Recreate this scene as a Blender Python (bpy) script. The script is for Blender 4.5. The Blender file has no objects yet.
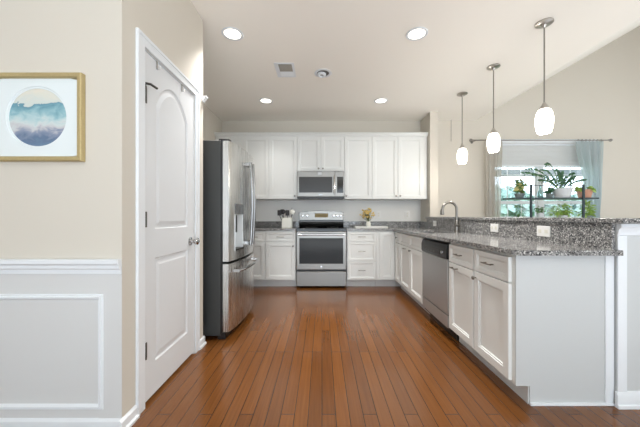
import bpy, bmesh, math, random
from mathutils import Vector, Matrix
random.seed(7)
scn = bpy.context.scene
C = scn.collection
PI = math.pi

# ------------------------------------------------------------------ camera, light, exposure
cam_d = bpy.data.cameras.new('camera'); cam = bpy.data.objects.new('camera', cam_d); C.objects.link(cam)
cam_d.sensor_width = 36; cam_d.lens = 284 * 36 / 640
cam_d.shift_x = -2 / 640; cam_d.shift_y = 2.5 / 640
cam_d.clip_start = 0.02
cam.location = (0, 0, 1.10); cam.rotation_euler = (PI / 2, 0, 0)
scn.camera = cam

w = bpy.data.worlds.new('sky'); scn.world = w; w.use_nodes = True
bg = w.node_tree.nodes['Background']; bg.inputs[0].default_value = (0.78, 0.89, 1.0, 1); bg.inputs[1].default_value = 3.2

def area(name, loc, rot, sx, sy, power, col=(1, 1, 1)):
    l = bpy.data.lights.new(name, 'AREA'); l.shape = 'RECTANGLE'; l.size = sx; l.size_y = sy; l.energy = power; l.color = col
    o = bpy.data.objects.new(name, l); C.objects.link(o); o.location = loc; o.rotation_euler = rot
    return o
# daylight through the glazing of the living room behind the camera; the side one is added fill without a window
area('daylight_rear', (0.6, -3.92, 1.3), (PI / 2, 0, 0), 5.0, 2.1, 6, (0.90, 0.96, 1.0))
area('side_fill', (6.6, 1.6, 2.0), (math.radians(82), 0, PI / 2), 5.0, 2.6, 42, (0.90, 0.96, 1.0))
# added upward fill lights for the ceiling, behind the camera and behind the bar
area('ceiling_fill', (1.2, -2.5, 0.04), (PI, 0, 0), 4.4, 2.6, 150, (0.88, 0.95, 1.0))
area('ceiling_fill', (4.3, 1.8, 0.04), (PI, 0, 0), 3.6, 4.0, 34, (0.88, 0.95, 1.0))
LAMP_W = 38.0
PEND_W = 6.0
scn.view_settings.view_transform = 'Standard'; scn.view_settings.look = 'None'
scn.view_settings.gamma = 1; scn.view_settings.use_curve_mapping = False
scn.view_settings.exposure = 0.6

# ------------------------------------------------------------------ materials
def nodes(name):
    m = bpy.data.materials.new(name); m.use_nodes = True
    return m, m.node_tree, m.node_tree.nodes['Principled BSDF']
def lin(c):
    return tuple(((v / 255) / 12.92 if v / 255 <= 0.04045 else ((v / 255 + 0.055) / 1.055) ** 2.4) for v in c) + (1,)
def mat(name, rgb, rough=0.5, metal=0.0, bump=0.0, bscale=60, var=0.0, spec=0.5, coat=0.0):
    m, t, b = nodes(name)
    col = lin(rgb)
    b.inputs['Base Color'].default_value = col; b.inputs['Roughness'].default_value = rough
    b.inputs['Metallic'].default_value = metal; b.inputs['Specular IOR Level'].default_value = spec
    b.inputs['Coat Weight'].default_value = coat
    tc = t.nodes.new('ShaderNodeTexCoord')
    nz = t.nodes.new('ShaderNodeTexNoise'); nz.inputs['Scale'].default_value = bscale; nz.inputs['Detail'].default_value = 4
    t.links.new(tc.outputs['Object'], nz.inputs['Vector'])
    if var:
        mx = t.nodes.new('ShaderNodeMix'); mx.data_type = 'RGBA'
        mx.inputs[6].default_value = tuple(c * (1 - var) for c in col[:3]) + (1,); mx.inputs[7].default_value = tuple(min(1, c * (1 + var)) for c in col[:3]) + (1,)
        t.links.new(nz.outputs['Fac'], mx.inputs[0]); t.links.new(mx.outputs[2], b.inputs['Base Color'])
    if bump:
        bp = t.nodes.new('ShaderNodeBump'); bp.inputs['Strength'].default_value = bump; bp.inputs['Distance'].default_value = 0.002
        t.links.new(nz.outputs['Fac'], bp.inputs['Height']); t.links.new(bp.outputs['Normal'], b.inputs['Normal'])
    return m
def glow(name, rgb, strength):
    m, t, b = nodes(name)
    b.inputs['Base Color'].default_value = lin(rgb); b.inputs['Emission Color'].default_value = lin(rgb)
    b.inputs['Emission Strength'].default_value = strength
    return m

M = {}
M['wall'] = mat('wall_paint_beige', (211, 205, 194), 0.75, bump=0.08, bscale=180, var=0.01)
M['ceil'] = mat('ceiling_paint', (248, 244, 236), 0.8, bump=0.08, bscale=200, var=0.01)
M['wains'] = mat('wainscot_paint', (213, 214, 214), 0.5, bump=0.04, bscale=150)
M['trim'] = mat('trim_white', (230, 234, 238), 0.35, bump=0.02)
M['door'] = mat('door_white', (219, 222, 225), 0.38, bump=0.03, bscale=90)
M['cab'] = mat('cabinet_white', (228, 230, 228), 0.38, bump=0.02, bscale=80)
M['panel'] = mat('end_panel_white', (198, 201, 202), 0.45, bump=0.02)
M['toe'] = mat('toe_kick', (214, 216, 216), 0.6)
M['gap'] = mat('dark_gap', (28, 26, 25), 0.8)
M['black'] = mat('black_plastic', (22, 22, 23), 0.3, bump=0.02)
M['glassblk'] = mat('black_glass', (14, 14, 15), 0.08)
M['ovenglass'] = mat('oven_window_glass', (30, 30, 30), 0.14, spec=0.25)
M['micglass'] = mat('microwave_window', (58, 58, 58), 0.2, var=0.05, spec=0.35)
M['nickel'] = mat('brushed_nickel', (142, 139, 134), 0.28, 1.0, bump=0.03)
M['chrome'] = mat('chrome', (200, 200, 200), 0.12, 1.0)
M['hinge'] = mat('hinge_metal', (92, 90, 86), 0.35, 1.0)
M['darkmetal'] = mat('dark_hinge', (70, 68, 66), 0.4, 0.8)
M['case'] = mat('fridge_case_grey', (62, 64, 64), 0.45, 0.2, bump=0.15, bscale=400)
M['gold'] = mat('frame_gold', (196, 178, 132), 0.38, 0.5, bump=0.3, bscale=120, var=0.12)
M['mat'] = mat('picture_mat', (226, 234, 236), 0.7)
M['plate'] = mat('outlet_plate', (236, 236, 234), 0.35)
M['slot'] = mat('outlet_slot', (90, 90, 88), 0.5)
M['ceramic'] = mat('white_ceramic', (232, 230, 220), 0.25)
M['tray'] = mat('tray_white', (222, 222, 218), 0.35)
M['yellow'] = mat('yellow_petals', (230, 204, 128), 0.7, var=0.25, bscale=60)
M['stem'] = mat('green_stem', (90, 104, 60), 0.6)
M['leafd'] = mat('leaf_dark', (70, 112, 80), 0.45, var=0.3, bscale=20)
M['leafm'] = mat('leaf_mid', (98, 140, 78), 0.5, var=0.3, bscale=20)
M['leafl'] = mat('leaf_light', (160, 190, 96), 0.5, var=0.25, bscale=20)
M['leafy'] = mat('leaf_variegated', (206, 200, 140), 0.5, var=0.3, bscale=20)
M['soil'] = mat('potting_soil', (60, 46, 36), 0.95, bump=0.6, bscale=90)
M['terra'] = mat('terracotta', (206, 154, 130), 0.8, bump=0.1, var=0.08)
M['potw'] = mat('white_pot', (205, 208, 210), 0.5, bump=0.1)
M['potg'] = mat('grey_pot', (120, 130, 130), 0.5)
M['shelf'] = mat('shelf_metal', (58, 70, 74), 0.45, 0.5)
M['utensil'] = mat('black_nylon', (30, 24, 26), 0.4)
M['lens'] = glow('lamp_lens', (255, 246, 232), 2.5)
M['pend'] = glow('pendant_glass', (255, 247, 236), 2.0)
M['display'] = glow('oven_display', (120, 104, 66), 0.2)
M['grass'] = mat('lawn', (110, 140, 80), 0.9, var=0.2, bscale=8)
M['tree'] = mat('tree_foliage', (150, 172, 162), 0.8, var=0.25, bscale=6)
M['bark'] = mat('tree_bark', (96, 82, 70), 0.9)
M['blind'] = mat('blind_fabric', (214, 216, 216), 0.8, bump=0.2, bscale=40)
M['winframe'] = mat('window_vinyl', (232, 234, 236), 0.35)

def brushed(name, rgb, rough, horiz=False):
    m, t, b = nodes(name)
    b.inputs['Base Color'].default_value = lin(rgb); b.inputs['Metallic'].default_value = 1
    tc = t.nodes.new('ShaderNodeTexCoord'); mp = t.nodes.new('ShaderNodeMapping')
    mp.inputs['Scale'].default_value = (3, 3, 90) if horiz else (300, 300, 3)
    nz = t.nodes.new('ShaderNodeTexNoise'); nz.inputs['Scale'].default_value = 1.0; nz.inputs['Detail'].default_value = 2
    t.links.new(tc.outputs['Object'], mp.inputs['Vector']); t.links.new(mp.outputs[0], nz.inputs['Vector'])
    mr = t.nodes.new('ShaderNodeMapRange'); mr.inputs[3].default_value = rough - 0.06; mr.inputs[4].default_value = rough + 0.06
    t.links.new(nz.outputs['Fac'], mr.inputs[0]); t.links.new(mr.outputs[0], b.inputs['Roughness'])
    bp = t.nodes.new('ShaderNodeBump'); bp.inputs['Strength'].default_value = 0.03; bp.inputs['Distance'].default_value = 0.0003
    t.links.new(nz.outputs['Fac'], bp.inputs['Height']); t.links.new(bp.outputs['Normal'], b.inputs['Normal'])
    return m
M['steel'] = brushed('stainless_steel', (138, 136, 132), 0.33, True)
M['steeld'] = brushed('stainless_steel_dishwasher', (186, 187, 187), 0.42, False)
M['steeld'].node_tree.nodes['Principled BSDF'].inputs['Metallic'].default_value = 0.7
M['steelv'] = brushed('stainless_steel_door', (208, 207, 204), 0.27, False)
M['steelh'] = mat('satin_steel_handle', (150, 150, 150), 0.22, 1.0)
M['sinksteel'] = brushed('sink_steel', (150, 150, 150), 0.3, True)

def granite():
    m, t, b = nodes('granite')
    tc = t.nodes.new('ShaderNodeTexCoord')
    v = t.nodes.new('ShaderNodeTexVoronoi'); v.inputs['Scale'].default_value = 165
    t.links.new(tc.outputs['Object'], v.inputs['Vector'])
    bw = t.nodes.new('ShaderNodeSeparateColor'); t.links.new(v.outputs['Color'], bw.inputs[0])
    r = t.nodes.new('ShaderNodeValToRGB'); r.color_ramp.interpolation = 'CONSTANT'
    stops = [(0, (56, 57, 60)), (0.16, (108, 108, 109)), (0.4, (140, 139, 138)), (0.62, (166, 165, 163)), (0.8, (118, 117, 117)), (0.9, (212, 211, 208))]
    e = r.color_ramp.elements
    e[0].position = 0; e[0].color = lin(stops[0][1]); e[1].position = stops[1][0]; e[1].color = lin(stops[1][1])
    for p, c in stops[2:]:
        k = e.new(p); k.color = lin(c)
    t.links.new(bw.outputs[0], r.inputs[0])
    n2 = t.nodes.new('ShaderNodeTexNoise'); n2.inputs['Scale'].default_value = 14; n2.inputs['Detail'].default_value = 6
    t.links.new(tc.outputs['Object'], n2.inputs['Vector'])
    mx = t.nodes.new('ShaderNodeMix'); mx.data_type = 'RGBA'; mx.blend_type = 'OVERLAY'; mx.inputs[0].default_value = 0.3
    t.links.new(r.outputs[0], mx.inputs[6]); t.links.new(n2.outputs['Fac'], mx.inputs[7])
    t.links.new(mx.outputs[2], b.inputs['Base Color'])
    b.inputs['Roughness'].default_value = 0.12
    return m
M['granite'] = granite()

def planks():
    m, t, b = nodes('hardwood_planks')
    tc = t.nodes.new('ShaderNodeTexCoord'); mp = t.nodes.new('ShaderNodeMapping'); mp.inputs['Rotation'].default_value = (0, 0, PI / 2)
    t.links.new(tc.outputs['Object'], mp.inputs['Vector'])
    br = t.nodes.new('ShaderNodeTexBrick')
    br.inputs['Scale'].default_value = 1; br.inputs['Brick Width'].default_value = 1.15; br.inputs['Row Height'].default_value = 0.076
    br.inputs['Mortar Size'].default_value = 0.0019; br.inputs['Mortar Smooth'].default_value = 0.2; br.offset = 0.37; br.offset_frequency = 3
    br.inputs['Bias'].default_value = 0.0
    br.inputs['Color1'].default_value = lin((100, 60, 26)); br.inputs['Color2'].default_value = lin((116, 71, 31)); br.inputs['Mortar'].default_value = lin((44, 24, 12))
    t.links.new(mp.outputs[0], br.inputs['Vector'])
    b.inputs['Coat Weight'].default_value = 0.12; b.inputs['Coat Roughness'].default_value = 0.1
    mp2 = t.nodes.new('ShaderNodeMapping'); mp2.inputs['Scale'].default_value = (50, 1.6, 1)
    t.links.new(tc.outputs['Object'], mp2.inputs['Vector'])
    nz = t.nodes.new('ShaderNodeTexNoise'); nz.inputs['Scale'].default_value = 1.6; nz.inputs['Detail'].default_value = 7; nz.inputs['Distortion'].default_value = 0.3
    t.links.new(mp2.outputs[0], nz.inputs['Vector'])
    mr = t.nodes.new('ShaderNodeMapRange'); mr.inputs[1].default_value = 0.3; mr.inputs[2].default_value = 0.7; mr.inputs[3].default_value = 0.84; mr.inputs[4].default_value = 1.14
    t.links.new(nz.outputs['Fac'], mr.inputs[0])
    mx = t.nodes.new('ShaderNodeMix'); mx.data_type = 'RGBA'; mx.blend_type = 'MULTIPLY'; mx.inputs[0].default_value = 1
    t.links.new(br.outputs['Color'], mx.inputs[6]); t.links.new(mr.outputs[0], mx.inputs[7]); t.links.new(mx.outputs[2], b.inputs['Base Color'])
    mr2 = t.nodes.new('ShaderNodeMapRange'); mr2.inputs[3].default_value = 0.17; mr2.inputs[4].default_value = 0.26
    t.links.new(nz.outputs['Fac'], mr2.inputs[0]); t.links.new(mr2.outputs[0], b.inputs['Roughness'])
    bp = t.nodes.new('ShaderNodeBump'); bp.inputs['Strength'].default_value = 0.35; bp.inputs['Distance'].default_value = 0.001; bp.invert = True
    t.links.new(br.outputs['Fac'], bp.inputs['Height'])
    bp2 = t.nodes.new('ShaderNodeBump'); bp2.inputs['Strength'].default_value = 0.04; bp2.inputs['Distance'].default_value = 0.002
    t.links.new(nz.outputs['Fac'], bp2.inputs['Height']); t.links.new(bp.outputs['Normal'], bp2.inputs['Normal']); t.links.new(bp2.outputs['Normal'], b.inputs['Normal'])
    return m
M['floor'] = planks()

def sheer(name, rgb, alpha):
    m, t, b = nodes(name)
    out = t.nodes['Material Output']
    d = t.nodes.new('ShaderNodeBsdfDiffuse'); d.inputs[0].default_value = lin(rgb)
    tl = t.nodes.new('ShaderNodeBsdfTranslucent'); tl.inputs[0].default_value = lin(rgb)
    tr = t.nodes.new('ShaderNodeBsdfTransparent')
    a = t.nodes.new('ShaderNodeMixShader'); a.inputs[0].default_value = 0.4
    c = t.nodes.new('ShaderNodeMixShader'); c.inputs[0].default_value = alpha
    t.links.new(d.outputs[0], a.inputs[1]); t.links.new(tl.outputs[0], a.inputs[2])
    t.links.new(tr.outputs[0], c.inputs[1]); t.links.new(a.outputs[0], c.inputs[2]); t.links.new(c.outputs[0], out.inputs[0])
    return m
M['curtb'] = sheer('curtain_blue_sheer', (196, 208, 210), 0.76)
M['curtg'] = sheer('curtain_greige_sheer', (214, 209, 200), 0.76)
def clearglass(name, alpha=0.12, tint=(246, 250, 252)):
    m, t, b = nodes(name)
    out = t.nodes['Material Output']
    g = t.nodes.new('ShaderNodeBsdfGlossy'); g.inputs[0].default_value = lin(tint); g.inputs['Roughness'].default_value = 0.03
    tr = t.nodes.new('ShaderNodeBsdfTransparent'); tr.inputs[0].default_value = lin(tint)
    c = t.nodes.new('ShaderNodeMixShader'); c.inputs[0].default_value = alpha
    t.links.new(tr.outputs[0], c.inputs[1]); t.links.new(g.outputs[0], c.inputs[2]); t.links.new(c.outputs[0], out.inputs[0])
    return m
M['pane'] = clearglass('window_glass', 0.06)
M['vaseglass'] = clearglass('vase_glass', 0.3, (200, 225, 225))

def watercolour():
    # abstract misty hills print, object coordinates: z up, circle radius 0.146
    m, t, b = nodes('watercolour_print')
    tc = t.nodes.new('ShaderNodeTexCoord'); sp = t.nodes.new('ShaderNodeSeparateXYZ'); t.links.new(tc.outputs['Object'], sp.inputs[0])
    mp = t.nodes.new('ShaderNodeMapping'); mp.inputs['Scale'].default_value = (10, 10, 16); t.links.new(tc.outputs['Object'], mp.inputs['Vector'])
    nz = t.nodes.new('ShaderNodeTexNoise'); nz.inputs['Scale'].default_value = 1.6; nz.inputs['Detail'].default_value = 7; nz.inputs['Distortion'].default_value = 0.6
    t.links.new(mp.outputs[0], nz.inputs['Vector'])
    mr = t.nodes.new('ShaderNodeMapRange'); mr.inputs[1].default_value = -0.15; mr.inputs[2].default_value = 0.15; t.links.new(sp.outputs['Z'], mr.inputs[0])
    ma = t.nodes.new('ShaderNodeMath'); ma.operation = 'MULTIPLY_ADD'; ma.inputs[1].default_value = 0.46; ma.inputs[2].default_value = -0.235
    t.links.new(nz.outputs['Fac'], ma.inputs[0])
    ad = t.nodes.new('ShaderNodeMath'); ad.operation = 'ADD'; t.links.new(mr.outputs[0], ad.inputs[0]); t.links.new(ma.outputs[0], ad.inputs[1])
    r = t.nodes.new('ShaderNodeValToRGB'); e = r.color_ramp.elements
    st = [(0.0, (104, 130, 156)), (0.12, (96, 118, 146)), (0.24, (140, 150, 172)), (0.32, (196, 196, 200)), (0.42, (204, 214, 214)), (0.5, (176, 204, 208)), (0.6, (140, 182, 192)), (0.69, (110, 158, 174)), (0.735, (98, 146, 164)), (0.75, (206, 214, 210)), (1.0, (222, 218, 204))]
    e[0].position = 0; e[0].color = lin(st[0][1]); e[1].position = st[1][0]; e[1].color = lin(st[1][1])
    for p, c in st[2:]:
        k = e.new(p); k.color = lin(c)
    t.links.new(ad.outputs[0], r.inputs[0]); t.links.new(r.outputs[0], b.inputs['Base Color']); b.inputs['Roughness'].default_value = 0.6
    return m
M['print'] = watercolour()

# ------------------------------------------------------------------ mesh helpers
class MB:
    def __init__(s): s.bm = bmesh.new()
    def box(s, x0, x1, y0, y1, z0, z1):
        v = [s.bm.verts.new(p) for p in ((x0, y0, z0), (x1, y0, z0), (x1, y1, z0), (x0, y1, z0), (x0, y0, z1), (x1, y0, z1), (x1, y1, z1), (x0, y1, z1))]
        for f in ((3, 2, 1, 0), (4, 5, 6, 7), (0, 1, 5, 4), (1, 2, 6, 5), (2, 3, 7, 6), (3, 0, 4, 7)): s.bm.faces.new([v[i] for i in f])
        return s
    def prism(s, pts, a, b, axis='z'):
        def P(u, v, h): return (u, v, h) if axis == 'z' else ((u, h, v) if axis == 'y' else (h, u, v))
        lo = [s.bm.verts.new(P(u, v, a)) for u, v in pts]; hi = [s.bm.verts.new(P(u, v, b)) for u, v in pts]
        n = len(pts)
        s.bm.faces.new(lo[::-1]); s.bm.faces.new(hi)
        for i in range(n): s.bm.faces.new([lo[i], lo[(i + 1) % n], hi[(i + 1) % n], hi[i]])
        return s
    def lathe(s, prof, c=(0, 0, 0), n=24, axis='z', cap=True, sx=1, sy=1):
        rings = []
        for r, h in prof:
            ring = []
            for i in range(n):
                a = 2 * PI * i / n; u, v = r * math.cos(a) * sx, r * math.sin(a) * sy
                p = (u, v, h) if axis == 'z' else ((u, h, v) if axis == 'y' else (h, u, v))
                ring.append(s.bm.verts.new((p[0] + c[0], p[1] + c[1], p[2] + c[2])))
            rings.append(ring)
        for a, b in zip(rings, rings[1:]):
            for i in range(n): s.bm.faces.new([a[i], a[(i + 1) % n], b[(i + 1) % n], b[i]])
        if cap:
            s.bm.faces.new(rings[0][::-1]); s.bm.faces.new(rings[-1])
        return s
    def tube(s, pts, r, n=10, flat=1.0):
        pts = [Vector(p) for p in pts]
        rs = r if isinstance(r, (list, tuple)) else [r] * len(pts)
        rings = []; up = Vector((0.13, 0.07, 0.98)).normalized()
        prev = None
        for i, p in enumerate(pts):
            d = (pts[min(i + 1, len(pts) - 1)] - pts[max(i - 1, 0)]).normalized()
            if prev is None:
                a = d.cross(up)
                if a.length < 0.2: a = d.cross(Vector((1, 0, 0)))
                a.normalize()
            else:
                a = (prev - d * prev.dot(d)).normalized()
            prev = a; b = d.cross(a)
            rings.append([s.bm.verts.new(p + a * rs[i] * math.cos(2 * PI * k / n) + b * rs[i] * flat * math.sin(2 * PI * k / n)) for k in range(n)])
        for a, b in zip(rings, rings[1:]):
            for i in range(n): s.bm.faces.new([a[i], a[(i + 1) % n], b[(i + 1) % n], b[i]])
        s.bm.faces.new(rings[0][::-1]); s.bm.faces.new(rings[-1])
        return s
    def leaf(s, p, d, length, width, droop=0.3, roll=0.0):
        d = Vector(d).normalized(); side = d.cross(Vector((0, 0, 1)))
        if side.length < 0.1: side = Vector((1, 0, 0))
        side.normalize(); side = Matrix.Rotation(roll, 3, d) @ side
        nrm = side.cross(d)
        p = Vector(p); prev = None
        N = 4
        for i in range(N + 1):
            t = i / N
            c = p + d * length * t - Vector((0, 0, 1)) * droop * length * t * t
            wd = width * math.sin(PI * min(max(t * 0.92 + 0.04, 0), 1)) * 0.5
            row = [s.bm.verts.new(c - side * wd + nrm * wd * 0.25), s.bm.verts.new(c), s.bm.verts.new(c + side * wd + nrm * wd * 0.25)]
            if prev:
                s.bm.faces.new([prev[0], prev[1], row[1], row[0]]); s.bm.faces.new([prev[1], prev[2], row[2], row[1]])
            prev = row
        return s
    def done(s, name, m, parent=None, bevel=0, smooth=True, solid=0, loc=None, angle=35):
        me = bpy.data.meshes.new(name)
        bmesh.ops.recalc_face_normals(s.bm, faces=s.bm.faces)
        s.bm.to_mesh(me); s.bm.free()
        me.materials.append(m)
        if smooth:
            for p in me.polygons: p.use_smooth = True
            me.set_sharp_from_angle(angle=math.radians(angle))
        o = bpy.data.objects.new(name, me); C.objects.link(o)
        if parent: o.parent = parent
        if loc: o.location = loc
        if solid:
            sm = o.modifiers.new('solid', 'SOLIDIFY'); sm.thickness = solid; sm.offset = 0
        if bevel:
            bv = o.modifiers.new('bevel', 'BEVEL'); bv.width = bevel; bv.segments = 2; bv.limit_method = 'ANGLE'; bv.harden_normals = False
        return o
def B(name, m, parent, *a, bevel=0): return MB().box(*a).done(name, m, parent, bevel)
def thing(name, label, cat, loc=(0, 0, 0), rz=0, group=None):
    o = bpy.data.objects.new(name, None); C.objects.link(o); o.location = loc; o.rotation_euler = (0, 0, rz)
    o.empty_display_size = 0.05
    o['label'] = label; o['category'] = cat
    if group: o['group'] = group
    return o
def tag(o, label, cat, group=None):
    o['label'] = label; o['category'] = cat
    if group: o['group'] = group
    return o
def dup(root, loc, label=None, rz=None):
    r = root.copy(); C.objects.link(r); r.location = loc
    if rz is not None: r.rotation_euler = (0, 0, rz)
    if label: r['label'] = label
    for ch in list(root.children):
        c = ch.copy(); C.objects.link(c); c.parent = r
        for g in list(ch.children):
            d = g.copy(); C.objects.link(d); d.parent = c
    return r
def struct(o, label=None, cat=None):
    o['kind'] = 'structure'
    if label: o['label'] = label
    if cat: o['category'] = cat
    return o

CEIL = 2.775; BY = 5.0; WL = -1.02; FY = 1.449; RX = 1.70

# ------------------------------------------------------------------ the setting
struct(B('floor', M['floor'], None, -4.5, 6.8, -4.2, 5.2, -0.06, 0), 'reddish brown hardwood plank floor running towards the range', 'floor')
struct(B('ceiling', M['ceil'], None, -4.5, 2.69, -4.2, 5.2, CEIL, CEIL + 0.1), 'flat beige white ceiling over the kitchen', 'ceiling')
v = MB().prism([(2.69, CEIL), (6.8, CEIL + 4.11 * 0.576), (6.8, CEIL + 4.11 * 0.576 + 0.12), (2.69, CEIL + 0.12)], -4.2, 5.2, 'y')
struct(v.done('ceiling_vault', M['ceil']), 'sloping vaulted ceiling beyond the bar at upper right', 'ceiling')
# back wall with the window opening
WX0, WX1, WZ0, WZ1 = 3.0, 4.78, 0.78, 2.38
b = MB()
b.box(-1.9, WX0, BY, BY + 0.2, 0, 5.2); b.box(WX1, 6.8, BY, BY + 0.2, 0, 5.2); b.box(WX0, WX1, BY, BY + 0.2, 0, WZ0); b.box(WX0, WX1, BY, BY + 0.2, WZ1, 5.2)
struct(b.done('wall_back', M['wall'], None), 'beige back wall behind range, cabinets and curtained window', 'wall')
struct(B('wall_left', M['wall'], None, -1.90, -1.76, 2.436, 5.0, 0, CEIL), 'kitchen side wall behind the refrigerator', 'wall')
# pantry walls: side with door opening, and closing wall beside the fridge
DY0, DY1, DZ = 1.622, 2.272, 2.066
b = MB()
b.box(WL - 0.12, WL, FY, DY0, 0, CEIL); b.box(WL - 0.12, WL, DY1, 2.434, 0, CEIL); b.box(WL - 0.12, WL, DY0, DY1, DZ, CEIL)
b.box(-1.90, WL - 0.12, 2.32, 2.434, 0, CEIL)
struct(b.done('wall_pantry', M['wall']), 'beige pantry side wall holding the white door', 'wall')
# facing wall: paint above the rail, white wainscot below
b = MB(); b.box(-4.5, WL - 0.12, FY, FY + 0.12, 0.845, CEIL)
struct(b.done('wall_front', M['wall']), 'beige wall with the framed picture', 'wall')
# wall paint stops at the rail, so the strip below is its own panel
struct(B('wall_wainscot', M['wains'], None, -4.5, WL - 0.12, FY, FY + 0.12, 0, 0.844), 'pale grey wainscot below the chair rail', 'wall')
struct(B('wall_wainscot_corner', M['wains'], None, WL - 0.1195, WL - 0.0005, FY - 0.002, FY - 0.0004, 0, 0.844), 'wainscot edge board at the wall corner', 'wall')
struct(B('wall_side', M['wall'], None, -4.6, -4.5, -4.2, 1.57, 0, CEIL), 'outer side wall of the living area', 'wall')
b = MB(); b.box(-4.6, -1.95, -4.2, -4.05, 0, 5.2); b.box(3.15, 6.8, -4.2, -4.05, 0, 5.2); b.box(-1.95, 3.15, -4.2, -4.05, 2.4, 5.2); b.box(-1.95, 3.15, -4.2, -4.05, 0, 0.2)
struct(b.done('wall_rear', M['wall']), 'rear wall behind the viewpoint', 'wall')
b = MB(); b.box(6.8, 6.9, -4.2, 5.2, 0, 5.2)
struct(b.done('wall_right', M['wall']), 'outer wall of the vaulted room', 'wall')
SX = 1.735; SYS = 4.56
struct(B('wall_stub', M['wall'], None, SX, SX + 0.13, SYS, 4.999, 0, CEIL - 0.001), 'narrow beige wall end at the right of the upper cabinets', 'wall')
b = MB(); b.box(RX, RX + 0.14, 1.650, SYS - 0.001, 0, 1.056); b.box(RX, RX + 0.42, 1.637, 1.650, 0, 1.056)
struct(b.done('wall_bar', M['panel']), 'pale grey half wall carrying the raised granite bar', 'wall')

# half wall end: corner boards, cap moulding
b = MB(); b.prism([(1.637, 0.985), (1.629, 0.992), (1.625, 1.02), (1.611, 1.035), (1.611, 1.056), (1.637, 1.056)], RX - 0.0015, RX + 0.43, 'x')
b.box(RX - 0.0015, RX + 0.05, 1.629, 1.637, 0.09, 0.985)
struct(b.done('trim_bar_end', M['trim']), 'white cap moulding and corner board under the bar end', 'trim')
b = MB(); b.prism([(1.637, 0), (1.615, 0), (1.615, 0.018), (1.622, 0.022), (1.622, 0.075), (1.628, 0.088), (1.637, 0.092)], RX - 0.012, RX + 0.43, 'x')
struct(b.done('baseboard_bar_end', M['trim']), 'white baseboard at the foot of the bar end', 'baseboard')

# baseboards on the left
b = MB(); b.prism([(FY, 0), (FY - 0.024, 0), (FY - 0.024, 0.014), (FY - 0.014, 0.02), (FY - 0.014, 0.058), (FY - 0.006, 0.068), (FY, 0.07)], -4.5, WL + 0.0, 'x')
struct(b.done('baseboard_front', M['trim']), 'white baseboard below the wainscot', 'baseboard')
def prof_side(y0, y1):
    return MB().prism([(WL, 0), (WL + 0.024, 0), (WL + 0.024, 0.014), (WL + 0.014, 0.02), (WL + 0.014, 0.058), (WL + 0.006, 0.068), (WL, 0.07)], y0, y1, 'y')
struct(prof_side(FY - 0.024, 1.551).done('baseboard_left', M['trim']), 'short white baseboard between wall corner and door casing', 'baseboard')
b = prof_side(2.334, 2.45)
b.prism([(2.434, 0), (2.458, 0), (2.458, 0.014), (2.448, 0.02), (2.448, 0.058), (2.434, 0.07)], WL - 0.1, WL + 0.014, 'x')
struct(b.done('baseboard_pantry', M['trim']), 'white baseboard wrapping the wall corner beside the refrigerator', 'baseboard')

# chair rail + panel moulding
def rail(z0, z1, x0, x1, depth):
    h = z1 - z0
    return [(FY, z0), (FY - depth * 0.25, z0), (FY - depth * 0.3, z0 + h * 0.28), (FY - depth * 0.6, z0 + h * 0.38), (FY - depth * 0.65, z0 + h * 0.58), (FY - depth, z0 + h * 0.72), (FY - depth, z0 + h * 0.94), (FY - depth * 0.85, z1), (FY, z1)]
b = MB().prism(rail(0.806, 0.882, 0, 0, 0.03), -4.5, WL - 0.002, 'x')
struct(b.done('trim_chair_rail', M['trim']), 'white chair rail across the left wall', 'trim')
b = MB()
px0, px1, pz0, pz1, pw = -2.6, -1.112, 0.113, 0.703, 0.030
R = [(0, 0), (0.004, 0.006), (0.010, 0.007), (0.013, 0.013), (0.020, 0.013), (0.026, 0.006), (pw, 0)]
prev = None
for ins, dep in R:
    ring = [b.bm.verts.new(p) for p in ((px0 + ins, FY - dep, pz0 + ins), (px1 - ins, FY - dep, pz0 + ins), (px1 - ins, FY - dep, pz1 - ins), (px0 + ins, FY - dep, pz1 - ins))]
    if prev:
        for i in range(4): b.bm.faces.new([prev[i], prev[(i + 1) % 4], ring[(i + 1) % 4], ring[i]])
    prev = ring
struct(b.done('trim_wainscot_panel', M['trim'], angle=20), 'white rectangular panel moulding on the wainscot', 'trim')

# door casing
b = MB(); cx = WL; T = 0.017
def casing_leg(y0, y1, z0, z1): b.box(cx, cx + T * 0.7, y0, y1, z0, z1)
for (y0, y1, so) in ((DY0 - 0.070, DY0 - 0.001, 0), (DY1 + 0.001, DY1 + 0.062, 1)):
    b.box(cx, cx + 0.012, y0, y1, 0, DZ + 0.065)
    ya, yb = (y0, y0 + 0.018) if so == 0 else (y1 - 0.018, y1)
    b.box(cx + 0.012, cx + T, ya, yb, 0, DZ + 0.065)
b.box(cx, cx + 0.012, DY0 - 0.001, DY1 + 0.001, DZ + 0.001, DZ + 0.065)
b.box(cx + 0.012, cx + T, DY0 - 0.052, DY1 + 0.044, DZ + 0.047, DZ + 0.065)
b.box(cx - 0.119, cx - 0.001, DY0 + 0.0003, DY0 + 0.007, 0, DZ - 0.0045); b.box(cx - 0.119, cx - 0.001, DY1 - 0.007, DY1 - 0.0003, 0, DZ - 0.0045); b.box(cx - 0.119, cx - 0.001, DY0 + 0.0003, DY1 - 0.0003, DZ - 0.004, DZ - 0.0003)
struct(b.done('trim_door_casing', M['trim'], None, 0.002), 'white casing around the pantry door', 'trim')
# short casing head returning round the wall end
b = MB().prism([(WL, 2.075), (WL + 0.010, 2.075), (WL + 0.014, 2.088), (WL + 0.024, 2.096), (WL + 0.024, 2.106), (WL + 0.038, 2.112), (WL + 0.038, 2.122), (WL, 2.122)], 2.41, 2.45, 'y')
struct(b.done('trim_wall_end', M['trim']), 'small white moulding end at the wall corner above the refrigerator', 'trim')

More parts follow.
